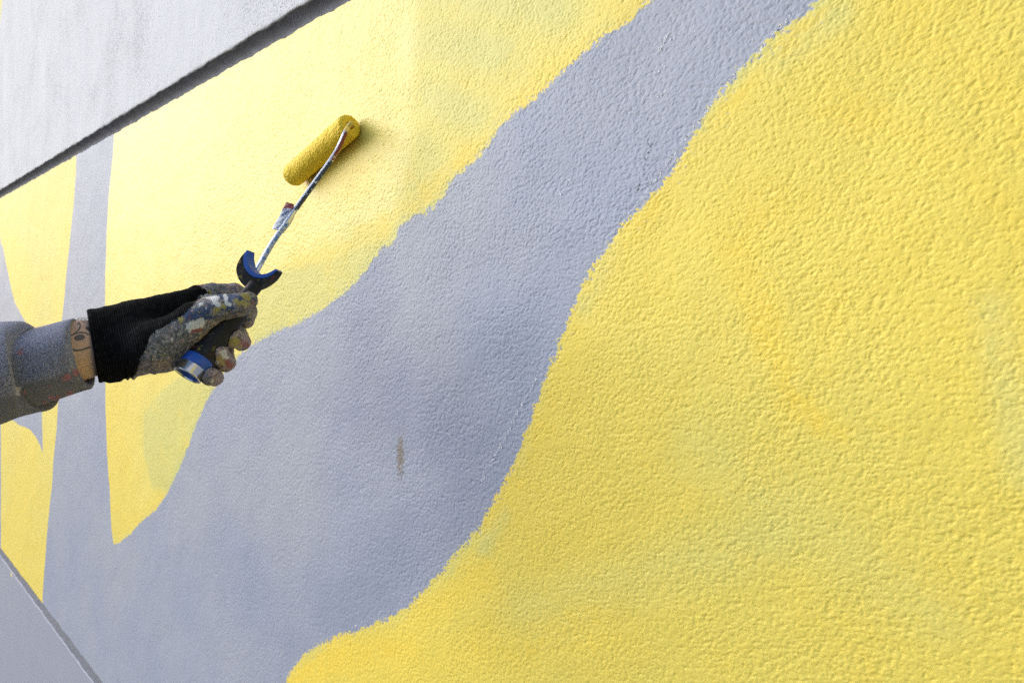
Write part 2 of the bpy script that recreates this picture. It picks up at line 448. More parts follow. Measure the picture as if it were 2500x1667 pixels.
CH = [(1935,40,1890,82,1),(1890,82,1854,128,1),(1854,128,1798,179,.6),(1798,179,1747,245,.8),(1747,245,1706,301,1),(1706,301,1655,367,.6),
      (1655,367,1624,408,1),(1624,408,1568,485,.8),(1568,485,1532,530,.5),(1635,80,1609,128,1),(1604,180,1640,150,.3),(1640,215,1602,240,.6),(1404,423,1359,485,.6),
      (1315,910,1301,944,.7),(1301,944,1257,1017,.8),(1257,1017,1237,1066,.8),(1237,1066,1203,1125,.9),(1203,1125,1178,1174,.7),(1280,560,1270,590,.3),
      (958,1477,895,1511,.5),(895,1511,846,1538,.6),(516,1390,514,1402,1.0),(1000,1440,960,1475,.2),(1620,100,1700,80,.15)]
flecks('chalk_line', CH, 0.00085, 0.6, M_chalk, 1.7, 'broken white chalk guide lines')
flecks('dirt_specks', [(1592,350,1555,480,1),(1500,440,1560,470,.2),(977,1150,976,1200,1.1),(976,1040,979,1060,.3)], 0.0008, 0.22, M_dirt, 3.5, 'small brown specks')

# ground in front of the wall
n = NT('paving'); n.set('Base Color', n.mix(n.noise(5, 5), (0.045, 0.045, 0.045), (0.065, 0.065, 0.06))); n.set('Roughness', 0.9); n.bump(n.noise(80, 4), 0.004)
g = mesh_obj('pavement', [(-120, -120, 0), (120, -120, 0), (120, 60, 0), (-120, 60, 0)], [(0, 1, 2, 3)], n.m, smooth=False)
g['kind'] = 'structure'

# ================================================================ ISO-SURFACE HELPERS (continuous skins)
def smin(a, b, k):
    h = np.clip(0.5 + 0.5 * (b - a) / k, 0, 1)
    return b + (a - b) * h - k * h * (1 - h)

def cone(Pt, a, b, ra, rb):
    a = np.array(a); b = np.array(b); e = b - a
    w_ = Pt - a
    t = np.clip((w_ @ e) / (e @ e), 0, 1)
    return np.linalg.norm(w_ - t[..., None] * e, axis=-1) - (ra + (rb - ra) * t)

def surface_nets(fn, lo, hi, h):
    lo = np.array(lo); hi = np.array(hi)
    n = np.ceil((hi - lo) / h).astype(int) + 1
    ax = [lo[i] + h * np.arange(n[i]) for i in range(3)]
    G = np.empty(n, np.float32)
    for i in range(n[0]):                      # slab by slab keeps memory low
        Y, Z = np.meshgrid(ax[1], ax[2], indexing='ij')
        P = np.stack([np.full(Y.shape, ax[0][i]), Y, Z], -1)
        G[i] = fn(P)
    S = G < 0
    acc = np.zeros((n[0] - 1, n[1] - 1, n[2] - 1, 3)); cnt = np.zeros((n[0] - 1, n[1] - 1, n[2] - 1))
    sl = lambda o, m: slice(o, m - 1 + o)
    corners = [(i, j, k) for i in (0, 1) for j in (0, 1) for k in (0, 1)]
    for c in corners:
        for axn in range(3):
            if c[axn]: continue
            d = list(c); d[axn] = 1
            A = G[sl(c[0], n[0]), sl(c[1], n[1]), sl(c[2], n[2])]; B = G[sl(d[0], n[0]), sl(d[1], n[1]), sl(d[2], n[2])]
            m = (A < 0) != (B < 0)
            t = np.where(m, A / (A - B + 1e-20), 0)
            for q in range(3):
                acc[..., q] += np.where(m, c[q] + (t if q == axn else 0), 0)
            cnt += m
    act = cnt > 0
    idx = -np.ones(act.shape, int); idx[act] = np.arange(act.sum())
    ii = np.argwhere(act)
    V = lo + h * (ii + acc[act] / cnt[act][:, None])
    F = []
    for axn in range(3):
        o1, o2 = [(1, 2), (2, 0), (0, 1)][axn]
        A = S; B = np.roll(S, -1, axn)
        m = A != B
        core = [slice(1, n[i] - 1) for i in range(3)]; core[axn] = slice(0, n[axn] - 1)
        mm = np.zeros_like(m); mm[tuple(core)] = m[tuple(core)]
        for p in (np.argwhere(mm),):
            def at(d1, d2):
                q = p.copy(); q[:, o1] -= d1; q[:, o2] -= d2
                return idx[q[:, 0], q[:, 1], q[:, 2]]
            quad = np.stack([at(0, 0), at(1, 0), at(1, 1), at(0, 1)], 1)
            flip = ~S[p[:, 0], p[:, 1], p[:, 2]]
            quad[flip] = quad[flip][:, ::-1]
            F.append(quad[(quad >= 0).all(1)])
    F = np.concatenate(F)
    # light Laplacian relax
    e = np.concatenate([F[:, [0, 1]], F[:, [1, 2]], F[:, [2, 3]], F[:, [3, 0]]]); e = np.concatenate([e, e[:, ::-1]])
    for _ in range(2):
        sm = np.zeros_like(V); c_ = np.zeros(len(V))
        np.add.at(sm, e[:, 0], V[e[:, 1]]); np.add.at(c_, e[:, 0], 1)
        V = 0.5 * V + 0.5 * sm / np.maximum(c_, 1)[:, None]
    return V, F

# camera-aligned metric frame, only used to place joints traced from the photo: x right, y up, z away
BAS = np.stack([RGT, UP, FWD])             # rows
def loc(x, y, z): return np.array([(x - 1250) / FPX * z, (HZ - y) / FPX * z, z])
def to_world(V): return CAM + np.asarray(V) @ BAS

def in_poly(x, y, P):
    return poly_sdf(x, y, np.array(P, float))

# ---- axis of the roller handle
HA = loc(637, 680, .842); HB = loc(456, 917, .768)
HD = (HB - HA) / np.linalg.norm(HB - HA); HL = np.linalg.norm(HB - HA)
def hax(t): return HA + HD * t            # metres from the neck towards the open end

# handle radius along its length
HPROF = [(0.000, .0105), (0.010, .0090), (0.022, .0088), (0.034, .0105), (0.050, .0140), (0.070, .0150), (0.095, .0150), (HL - .030, .0145)]
def hrad(t): return np.interp(t, [a for a, _ in HPROF], [b for _, b in HPROF])

def handle_sdf(P, grow=0.0):
    w_ = P - HA; t = w_ @ HD
    rr = np.linalg.norm(w_ - t[..., None] * HD, axis=-1)
    return np.maximum(rr - (np.interp(t, [a for a, _ in HPROF] + [HL], [b for _, b in HPROF] + [.0155]) + grow), np.maximum(-t - .005, t - HL - .01))

# ================================================================ GLOVED HAND
def chain(P, pts, k):
    """pts: (x_px, y_px, depth, radius)"""
    d = None
    for p, q in zip(pts[:-1], pts[1:]):
        c = cone(P, loc(*p[:3]), loc(*q[:3]), p[3], q[3])
        d = c if d is None else smin(d, c, k)
    return d

PALM = [
    [(215, 803, .776, .0205), (330, 778, .800, .0210), (478, 727, .855, .0135)],
    [(222, 845, .771, .0275), (340, 815, .800, .0300), (465, 765, .858, .0190)],
    [(228, 880, .769, .0225), (345, 862, .800, .0215), (445, 815, .850, .0190)],
    [(300, 862, .782, .0240), (380, 846, .772, .0290), (455, 800, .778, .0215), (500, 772, .782, .0155)],
    [(270, 880, .780, .0180), (345, 872, .790, .0170), (420, 862, .786, .0150), (436, 852, .786, .0125)],
]
THUMB = [(470, 772, .784, .0165), (515, 757, .788, .0150), (545, 750, .787, .0147), (585, 744, .787, .0134), (608, 733, .793, .0098)]
FINGERS = [
    [(482, 722, .858, .0138), (520, 716, .866, .0128), (572, 713, .880, .0112), (600, 728, .888, .0110), (607, 762, .862, .0098), (602, 784, .838, .0090)],
    [(480, 770, .862, .0140), (572, 790, .890, .0115), (591, 835, .842, .0100), (566, 824, .806, .0122)],
    [(465, 800, .858, .0140), (545, 830, .872, .0115), (550, 884, .820, .0112), (526, 856, .790, .0120)],
    [(445, 830, .850, .0130), (500, 880, .850, .0105), (525, 922, .805, .0090), (511, 918, .778, .0104)],
]
CUFF_N = np.cross(loc(229, 844, 1.0), [26.0, -154.0, 0.0]); CUFF_N *= np.sign(CUFF_N[0]) / np.linalg.norm(CUFF_N)
CUFF_P = loc(214, 775, .775)
ARM = [(40, 905, .735, .0385), (130, 878, .748, .0350), (200, 852, .762, .0325), (300, 835, .785, .0310)]

def glove_sdf(P):
    d = None
    for c in PALM:
        s = chain(P, c, .004)
        d = s if d is None else smin(d, s, .016)
    th = chain(P, THUMB, .003)
    d = smin(d, th, .007)
    # little creases and lumps of worn knit
    f = None
    for c in FINGERS:
        s = chain(P, c, .0035)
        f = s if f is None else smin(f, s, .0008)
    d = smin(d, f, .0022)
    # cloth rumples where the cuff bunches under the wrist
    x, y, z = P[..., 0], P[..., 1], P[..., 2]
    t = (P - CUFF_P) @ CUFF_N
    low = np.clip((-(y) - .070) / .012, 0, 1)
    d = d - .0016 * low * np.clip(t / .01, 0, 1) * np.clip((.062 - t) / .012, 0, 1) * np.sin(t / .0042 * 2.2 + 3 * np.sin(t * 210))
    d = d - .0006 * (np.sin(x * 310 + 2 * np.sin(y * 190)) * np.sin(y * 270 + z * 160) * np.sin(z * 240 + x * 90))
    d = d - .0014 * np.exp(-(t - .003) ** 2 / .000012)              # thick welt at the open end
    d = np.maximum(d, -handle_sdf(P, .0002))
    d = np.maximum(d, -t)
    return d

gv, gf = surface_nets(glove_sdf, loc(205, 960, .80) * 1 - [0.0, 0, .085], [loc(640, 690, .80)[0] + .012, .037, .915], .00115)
gw = to_world(gv)
gx, gy, _ = proj(gw)
BLACK = [(150,650),(476,690),(512,716),(489,722),(470,748),(443,772),(407,794),(382,807),(368,820),(360,842),(344,873),(332,915),(150,1000)]
kn = in_poly(gx, gy, BLACK)
# the knit also covers the back of the hand, away from the palm
back = (gv[:, 2] - np.interp(gx, [200, 480], [.800, .872]))
front = gv[:, 2] < np.interp(gx, [200, 480, 640], [.80, .845, .90])
knit = np.where(front | (kn > 0), kn, np.where(gx < 470, 5.0, kn))
tt = (gv - CUFF_P) @ CUFF_N
cuffish = np.clip((.098 - tt) / .02, 0, 1)
def capsv(L):
    out = np.zeros(len(gx))
    for x0, y0, x1, y1, r, s in L:
        ex, ey = x1 - x0, y1 - y0
        t = np.clip(((gx - x0) * ex + (gy - y0) * ey) / (ex * ex + ey * ey + 1e-9), 0, 1)
        out = np.maximum(out, s * np.clip(1.4 - np.hypot(gx - x0 - t * ex, gy - y0 - t * ey) / r, 0, 1))
    return out
WH = [(462,797,492,788,11,1),(498,722,530,728,8,.8),(520,728,533,745,7,.8),(549,722,552,733,5,.9),(552,740,562,742,6,.8),(487,745,500,752,9,.5),(512,858,516,872,9,.8),(545,858,550,872,9,.7),(530,880,532,890,5,.6),(510,925,518,930,7,.35),(420,828,450,808,5,.4)]
NV = [(420,770,500,765,16,.7),(560,728,585,728,9,.9),(535,722,560,726,6,.8),(548,750,566,752,8,.6),(510,745,520,752,8,.5)]
YE = [(420,768,440,780,8,.5),(595,722,606,726,8,.8),(575,735,590,742,8,.5),(528,755,545,750,9,.5),(570,830,582,845,12,.7),(535,878,545,885,9,.6),(500,706,510,714,8,.4),(592,735,600,742,8,.5)]
RD = [(475,694,500,690,8,.6),(592,838,600,842,10,.6),(555,885,560,892,9,.6),(470,808,490,802,7,.6),(620,740,625,744,6,.3)]
near_cam = np.clip((np.interp(gx, [200, 480, 640], [.80, .845, .90]) + .03 - gv[:, 2]) / .01, 0, 1)

n = NT('glove_fabric')
k_ = n.attr('knit'); al = n.attr('along'); cf = n.attr('cuffish'); pk = n.attr('pink')
mask = n.smooth(n.math('ADD', k_, n.math('MULTIPLY', n.math('SUBTRACT', n.noise(420, 3, .6), .5), 22)), -1.5, 1.5)
f1 = n.noise(170, 4, .65); f2 = n.noise(260, 4, .7, n.mapv(loc=(3, 1, 2))); f3 = n.noise(210, 4, .65, n.mapv(loc=(7, 5, 2))); f4 = n.noise(150, 4, .7, n.mapv(loc=(1, 9, 4))); fine = n.noise(900, 3, .6)
base = n.mix(pk, (0.14, 0.14, 0.145), (0.40, 0.28, 0.285))
base = n.mix(n.math('MULTIPLY', n.smooth(f1, .45, .62), .8), base, (0.12, 0.125, 0.12))
base = n.mix(n.math('MULTIPLY', n.smooth(f4, .5, .6), .75), base, (0.36, 0.28, 0.27))
base = n.mix(n.math('MULTIPLY', n.smooth(n.noise(300, 4, .75), .50, .57), .75), base, (0.055, 0.055, 0.05))
base = n.mix(n.math('MULTIPLY', n.smooth(n.noise(330, 4, .7, n.mapv(loc=(4, 4, 9))), .56, .61), .75), base, (0.50, 0.47, 0.42))
def splat(base, name, f, lo, hi, col, k=1.0):
    m = n.smooth(n.math('ADD', n.math('MULTIPLY', n.attr(name), .42), n.math('ADD', f, n.math('MULTIPLY', n.math('SUBTRACT', fine, .5), .25))), lo, hi)
    return n.mix(n.math('MULTIPLY', m, k), base, col)
base = splat(base, 'navy', f3, .60, .67, (0.035, 0.06, 0.13))
base = splat(base, 'ochre', f2, .60, .68, (0.40, 0.32, 0.06), .8)
base = splat(base, 'red', f4, .64, .71, (0.28, 0.05, 0.045), .8)
base = splat(base, 'white', f1, .68, .72, (0.62, 0.60, 0.57))
blk = n.mix(n.smooth(n.noise(300, 3, .6), .68, .74), (0.007, 0.007, 0.008), (0.10, 0.09, 0.03))
blk = n.mix(n.math('MULTIPLY', n.smooth(n.math('SINE', n.math('MULTIPLY', al, 2 * math.pi / .0024)), .55, 1.0), n.smooth(n.noise(160, 3), .35, .6)), blk, (0.042, 0.042, 0.045))
base = n.mix(mask, base, blk)
n.set('Base Color', base)
n.set('Roughness', n.mixf(mask, .55, .95)); n.set('Specular IOR Level', n.mixf(mask, .3, .08))
rib = n.math('SINE', n.math('MULTIPLY', al, 2 * math.pi / .00175))
rib = n.math('MULTIPLY', rib, n.mixf(mask, .10, 1.0))
cr = n.math('ADD', n.math('MULTIPLY', rib, .0008), n.math('MULTIPLY', n.math('MULTIPLY', f1, n.math('SUBTRACT', 1.0, mask)), .0016))
cr = n.math('ADD', cr, n.math('MULTIPLY', n.noise(1100, 2, .6), .0005))
n.bump(cr, 1.0)
M_glove = n.m

person = empty('person', to_world([loc(-700, 1150, .66)])[0])
tag(person, 'forearm in a paint-stained grey sweatshirt cuff and black work glove holding the roller', 'person')
glove = mesh_obj('glove', gw, gf.tolist(), M_glove, person, attrs={
    'knit': knit, 'along': tt, 'cuffish': cuffish,
    'pink': np.clip((gx - 470) / 50, 0, 1) * np.clip((gy - 770) / 20, 0.25, 1) + np.clip((gy - 870) / 15, 0, 1) * (gx < 450) * .8 + (gx > 553) * (gy < 712) * .8,
    'white': capsv(WH) * near_cam, 'navy': capsv(NV) * near_cam, 'ochre': capsv(YE), 'red': capsv(RD)})
glove['label'] = 'black knit glove with a paint-splattered grey palm'

# ---------------------------------------------------------------- bare wrist and forearm inside the sleeve
def oval_loft(rings, nseg, nlen, closed_ends=True):
    """rings: (top_x, top_y, bot_x, bot_y, depth, half_depth, shear_x) -> smooth sleeve-like surface in camera frame"""
    R = spline(rings, nlen)
    V = []; UV = []
    for i, (tx, ty, bx, by, z, hd, sh) in enumerate(R):
        T = loc(tx, ty, z); B = loc(bx, by, z); c = (T + B) / 2; a = (T - B) / 2
        b = c / c[2] * hd + np.array([sh, 0, 0])
        for k in range(nseg):
            g = 2 * math.pi * k / nseg
            V.append(c + a * math.cos(g) + b * math.sin(g)); UV.append((i / (nlen - 1), g))
    F = [(i * nseg + k, (i + 1) * nseg + k, (i + 1) * nseg + (k + 1) % nseg, i * nseg + (k + 1) % nseg) for i in range(nlen - 1) for k in range(nseg)]
    if closed_ends:
        F.append(tuple(range(nseg))); F.append(tuple(range((nlen - 1) * nseg, nlen * nseg))[::-1])
    return np.array(V), F, np.array(UV)

V, F, UV = oval_loft([(-60, 838, -30, 985, .722, .030, 0), (60, 806, 84, 962, .738, .028, 0), (150, 785, 170, 942, .754, .024, 0), (200, 781, 214, 926, .765, .0215, 0), (262, 790, 272, 905, .781, .017, 0), (300, 800, 308, 890, .785, .018, 0)], 220, 300)
Wd = to_world(V); ax_, ay_, _ = proj(Wd)
vis = (np.sin(UV[:, 1]) < .35)
def dist_line(pts):
    d = np.full(len(ax_), 1e9)
    for (x0, y0), (x1, y1) in zip(pts[:-1], pts[1:]):
        ex, ey = x1 - x0, y1 - y0
        t = np.clip(((ax_ - x0) * ex + (ay_ - y0) * ey) / (ex * ex + ey * ey), 0, 1)
        d = np.minimum(d, np.hypot(ax_ - x0 - t * ex, ay_ - y0 - t * ey))
    return d
c2 = lambda L: [(x / 3.92, 720 + y / 3.92) for x, y in L]
ink = np.minimum.reduce([
    dist_line(c2([(755, 265), (770, 295), (760, 325), (735, 350), (700, 378), (670, 392)])) - 1.6,
    dist_line(c2([(670, 395), (705, 375), (760, 360), (810, 362), (850, 378)])) - 1.6,
    dist_line(c2([(690, 520), (730, 532), (780, 526), (830, 508), (860, 500)])) - 2.2,
    dist_line(c2([(830, 315), (850, 330), (870, 345)])) - 3.6,
    (np.hypot((ax_ - 760 / 3.92) * math.cos(.2) - (ay_ - 720 - 408 / 3.92) * math.sin(.2), 1.9 * ((ax_ - 760 / 3.92) * math.sin(.2) + (ay_ - 720 - 408 / 3.92) * math.cos(.2))) - 14.0)])
n = NT('skin')
c = n.mix(n.noise(60, 3), (0.56, 0.35, 0.25), (0.62, 0.40, 0.29))
c = n.mix(n.math('MULTIPLY', n.smooth(n.noise(900, 2), .6, .7), .25), c, (0.36, 0.18, 0.13))
c = n.mix(n.math('MULTIPLY', n.smooth(n.math('ADD', n.attr('ink'), n.math('MULTIPLY', n.math('SUBTRACT', n.noise(700, 2), .5), 2.0)), .7, -.5), .9), c, (0.055, 0.06, 0.075))
n.set('Base Color', c); n.set('Roughness', .5); n.set('Subsurface Weight', .12); n.set('Subsurface Radius', (0.004, 0.002, 0.001)); n.b.inputs['Subsurface Scale'].default_value = 1
n.bump(n.noise(1300, 2), .0003)
o = mesh_obj('forearm', Wd, F, n.m, person, attrs={'ink': np.where(vis, ink, 20)})
o['label'] = 'bare tattooed wrist between glove and cuff'
# fine dark hairs standing on top of the wrist
HVs = []; HFs = []
for i in range(90):
    x = random.uniform(181, 222); g = random.uniform(-.5, .2) if random.random() < .75 else random.uniform(-1.2, -.4)
    j = min(range(0, len(Wd), 97), key=lambda q: abs(ax_[q] - x) + 40 * abs(((UV[q, 1] + math.pi) % (2 * math.pi)) - math.pi - g))
    p0 = V[j]; nrm = p0 - np.array([p0[0], loc(200, 853, .757)[1], .757]); nrm /= np.linalg.norm(nrm)
    dirn = nrm * .9 + np.array([random.uniform(-.2, .9), 0, random.uniform(-.3, .1)]); L = random.uniform(.0022, .006)
    pts = [p0, p0 + dirn * L * .5, p0 + dirn * L + np.array([L * .4, -L * .1, 0])]
    tv, tf, _ = tube(to_world(pts), [.00009, .00007, .00003], 3, False)
    b0 = len(HVs); HVs += tv.tolist(); HFs += [tuple(b0 + q for q in f) for f in tf]
n = NT('hair'); n.set('Base Color', (.04, .03, .025)); n.set('Roughness', .6)
o = mesh_obj('arm_hair', HVs, HFs, n.m, person); o['kind'] = 'stuff'

# ---------------------------------------------------------------- sweatshirt sleeve with a ribbed cuff band
def fabric(name, under_z):
    n = NT(name)
    v = n.mapv((1, 1, 1))
    fl = n.noise(1050, 2, .8); f2 = n.noise(420, 4, .75); f3 = n.noise(45, 4, .6)
    c = n.mix(n.smooth(fl, .40, .60), (0.07, 0.07, 0.10), (0.42, 0.415, 0.51))
    c = n.mix(n.math('MULTIPLY', n.smooth(f2, .5, .7), .6), c, (0.12, 0.115, 0.15))
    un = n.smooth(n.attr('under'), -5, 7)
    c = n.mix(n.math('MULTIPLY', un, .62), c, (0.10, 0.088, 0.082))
    st = n.math('ADD', n.math('MULTIPLY', n.attr('stain'), .5), n.math('MULTIPLY', n.math('SUBTRACT', n.noise(150, 4, .7), .5), .9))
    c = n.mix(n.math('MULTIPLY', n.smooth(st, .18, .38), .85), c, (0.42, 0.13, 0.14))
    sw = n.math('ADD', n.math('MULTIPLY', n.attr('white'), .5), n.math('MULTIPLY', n.math('SUBTRACT', n.noise(240, 3, .7), .5), .7))
    c = n.mix(n.math('MULTIPLY', n.smooth(sw, .2, .35), .85), c, (0.62, 0.56, 0.56))
    rd = n.math('MULTIPLY', un, n.smooth(n.noise(170, 4, .7), .62, .72))
    c = n.mix(n.math('MULTIPLY', rd, .5), c, (0.16, 0.05, 0.05))
    se = n.smooth(n.attr('seam'), 1.6, .4)
    c = n.mix(n.math('MULTIPLY', se, .75), c, (0.035, 0.035, 0.045))
    n.set('Base Color', c); n.set('Roughness', .95); n.set('Specular IOR Level', .15)
    n.set('Sheen Weight', .55); n.set('Sheen Roughness', .45); n.set('Sheen Tint', (0.75, 0.78, 1.0))
    rib = n.math('SINE', n.math('MULTIPLY', n.attr('around'), 190.0))
    hh = n.math('MULTIPLY', rib, .00025)
    hh = n.math('MULTIPLY_ADD', fl, .0007, hh)
    hh = n.math('MULTIPLY_ADD', n.noise(300, 3), .0011, hh)
    hh = n.math('SUBTRACT', hh, n.math('MULTIPLY', se, .0012))
    n.bump(hh, 1.0)
    return n.m
M_cloth = fabric('heather_jersey', 0)

def cloth_attrs(W3, UV, seam_pts, around_k=1.0):
    x, y, _ = proj(W3)
    def dl(pts):
        d = np.full(len(x), 1e9)
        for (x0, y0), (x1, y1) in zip(pts[:-1], pts[1:]):
            ex, ey = x1 - x0, y1 - y0
            t = np.clip(((x - x0) * ex + (y - y0) * ey) / (ex * ex + ey * ey), 0, 1)
            d = np.minimum(d, np.hypot(x - x0 - t * ex, y - y0 - t * ey))
        return d
    hidden = np.sin(UV[:, 1]) > .3
    # side seam running along the sleeve: below it the cloth is grubby
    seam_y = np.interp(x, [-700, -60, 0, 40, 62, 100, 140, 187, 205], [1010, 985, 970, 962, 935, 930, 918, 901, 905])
    st = np.zeros(len(x))
    for (a, b, r, s) in [(164, 920, 10, 1), (185, 908, 9, 1), (155, 925, 8, .7), (50, 862, 10, .55), (125, 970, 7, .9), (170, 962, 10, .8), (140, 972, 9, .8), (60, 958, 6, .8), (2, 930, 10, .5), (55, 850, 7, .5), (158, 880, 9, .4), (120, 945, 8, .4), (110, 985, 9, .6)]:
        st = np.maximum(st, s * np.clip(1.5 - np.hypot(x - a, y - b) / r, 0, 1))
    wh = np.zeros(len(x))
    for (a, b, r, s) in [(45, 950, 7, 1), (44, 960, 6, .9), (15, 957, 10, .4), (192, 925, 4, .7), (205, 942, 4, .6), (178, 904, 5, .5)]:
        wh = np.maximum(wh, s * np.clip(1.5 - np.hypot(x - a, y - b) / r, 0, 1))
    sd = np.minimum(dl(seam_pts), np.abs(y - seam_y) + 0.9) if seam_pts else np.abs(y - seam_y) + .9
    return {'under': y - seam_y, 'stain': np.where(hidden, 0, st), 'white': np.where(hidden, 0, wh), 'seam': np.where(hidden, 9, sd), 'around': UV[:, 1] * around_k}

def puff(V, UV, amp, seed):
    """soft folds pushed along the outward direction"""
    c = V.copy()
    rr = np.random.default_rng(seed)
    ctr = V.reshape(-1, SEG, 3).mean(1).repeat(SEG, 0)
    out = V - ctr; out /= np.linalg.norm(out, axis=1)[:, None]
    w_ = np.zeros(len(V))
    for _ in range(7):
        k = rr.normal(size=3) * 55; w_ += np.sin(V @ k + rr.uniform(0, 6.28)) / 7
    return V + out * (w_ * amp)[:, None]

SEG = 160
# cuff band: outside, rolled rim, then back inside
rings = [(30, 812, 46, 988, .731, .048, .01), (66, 806, 86, 992, .737, .0495, .01), (100, 800, 118, 984, .742, .0485, .002), (135, 789, 160, 971, .748, .045, 0), (160, 783, 190, 962, .752, .043, .004), (178, 779, 214, 955, .757, .041, .009),
         (183, 780, 221, 952, .758, .040, .010), (184, 784, 222, 946, .758, .037, .010), (178, 789, 212, 940, .757, .0345, .009), (140, 800, 165, 940, .748, .034, 0), (90, 822, 110, 950, .740, .032, 0)]
V, F, UV = oval_loft(rings, SEG, 150, False)
V = puff(V, UV, .0030, 3)
Wd = to_world(V)
o = mesh_obj('sleeve_cuff', Wd, F, M_cloth, person, attrs=cloth_attrs(Wd, UV, []))
o['label'] = 'ribbed heather-grey cuff with red paint stains'
# sleeve body overlapping the cuff band in a soft fold
rings = [(50, 818, 76, 980, .735, .041, .022), (72, 809, 98, 992, .738, .0455, .025), (83, 802, 110, 1000, .740, .0495, .025), (74, 797, 105, 1005, .738, .052, .024), (58, 788, 92, 1008, .735, .054, .020), (38, 786, 75, 1014, .731, .055, .014), (0, 786, 45, 1023, .726, .057, 0),
         (-60, 788, -10, 1042, .718, .059, 0), (-200, 808, -150, 1075, .700, .064, 0), (-420, 850, -370, 1125, .68, .070, 0), (-640, 900, -620, 1200, .67, .074, 0), (-760, 960, -740, 1230, .67, .060, 0), (-800, 1050, -790, 1150, .67, .03, 0)]
V, F, UV = oval_loft(rings, SEG, 300, True)
V = puff(V, UV, .0042, 5)
Wd = to_world(V)
o = mesh_obj('sleeve', Wd, F, M_cloth, person, attrs=cloth_attrs(Wd, UV, [(0, 700), (1, 700)]))
o['label'] = 'heather-grey sweatshirt sleeve'

# ================================================================ PAINT ROLLER
roller = empty('paint_roller', to_world([HB])[0])
tag(roller, 'small paint roller, yellow cover pressed to the wall, black and blue handle', 'paint roller')

def lathe(prof, a, d, seg=48, cap=True):
    """prof: (t, r) along direction d from a, camera frame"""
    d = d / np.linalg.norm(d)
    u = np.cross(d, [0, 0, 1.0]); u /= np.linalg.norm(u); v = np.cross(d, u)
    V = [a + d * t + r * (math.cos(2 * math.pi * k / seg) * u + math.sin(2 * math.pi * k / seg) * v) for t, r in prof for k in range(seg)]
    m = len(prof)
    F = [(i * seg + k, i * seg + (k + 1) % seg, (i + 1) * seg + (k + 1) % seg, (i + 1) * seg + k) for i in range(m - 1) for k in range(seg)]
    if cap:
        F.append(tuple(range(seg))[::-1]); F.append(tuple(range((m - 1) * seg, m * seg)))
    return to_world(V), F

n = NT('black_rubber')
f = n.noise(120, 4, .65)
c = n.mix(n.smooth(f, .60, .68), (0.012, 0.012, 0.013), (0.20, 0.15, 0.03))
c = n.mix(n.smooth(n.noise(95, 4, .7, n.mapv(loc=(5, 3, 1))), .62, .68), c, (0.14, 0.03, 0.025))
c = n.mix(n.math('MULTIPLY', n.smooth(n.noise(60, 3, .6, n.mapv(loc=(2, 8, 1))), .5, .7), .5), c, (0.06, 0.055, 0.05))
n.set('Base Color', c); n.set('Roughness', .6); n.set('Specular IOR Level', .3); n.bump(n.noise(250, 3), .0004); M_rub = n.m
n = NT('blue_plastic')
c = n.mix(n.smooth(n.noise(140, 4, .7), .66, .72), (0.012, 0.085, 0.42), (0.30, 0.06, 0.06))
n.set('Base Color', c); n.set('Roughness', .38); M_blue = n.m
n = NT('bright_steel')
n.set('Base Color', n.mix(n.smooth(n.noise(200, 3), .62, .75), (0.62, 0.61, 0.60), (0.2, .17, .12))); n.set('Metallic', 1.0); n.set('Roughness', .22); M_steel = n.m

t_b = HL - .0235; t_s = HL - .0125
prof = [(t, hrad(t)) for t in np.linspace(.0105, t_b, 40)]
V, F = lathe(prof, HA, HD); o = mesh_obj('handle_grip', V, F, M_rub, roller)
V, F = lathe([(t_b - .001, .0148), (t_b - .0005, .0156), (t_b + .0008, .0160), (t_s - .0008, .0162), (t_s, .0157), (t_s + .0005, .0150)], HA, HD)
mesh_obj('blue_ring', V, F, M_blue, roller)
# steel ferrule, open at its end
R_ = .0158
V, F = lathe([(t_s - .001, R_ - .0006), (t_s, R_), (HL - .0022, R_ + .0001), (HL - .0016, R_ + .0007), (HL - .0006, R_ + .0008), (HL, R_ + .0002), (HL + .0001, R_ - .0010), (HL - .0006, R_ - .0014), (HL - .011, R_ - .0014)], HA, HD, cap=False)
mesh_obj('steel_ferrule', V, F, M_steel, roller)
V, F = lathe([(HL - .0015, R_ - .0015), (HL - .0015, R_ - .0028), (HL - .004, R_ - .0032), (HL - .016, R_ - .0052), (HL - .016, .0001)], HA, HD, cap=False)
mesh_obj('socket_liner', V, F, M_blue, roller)

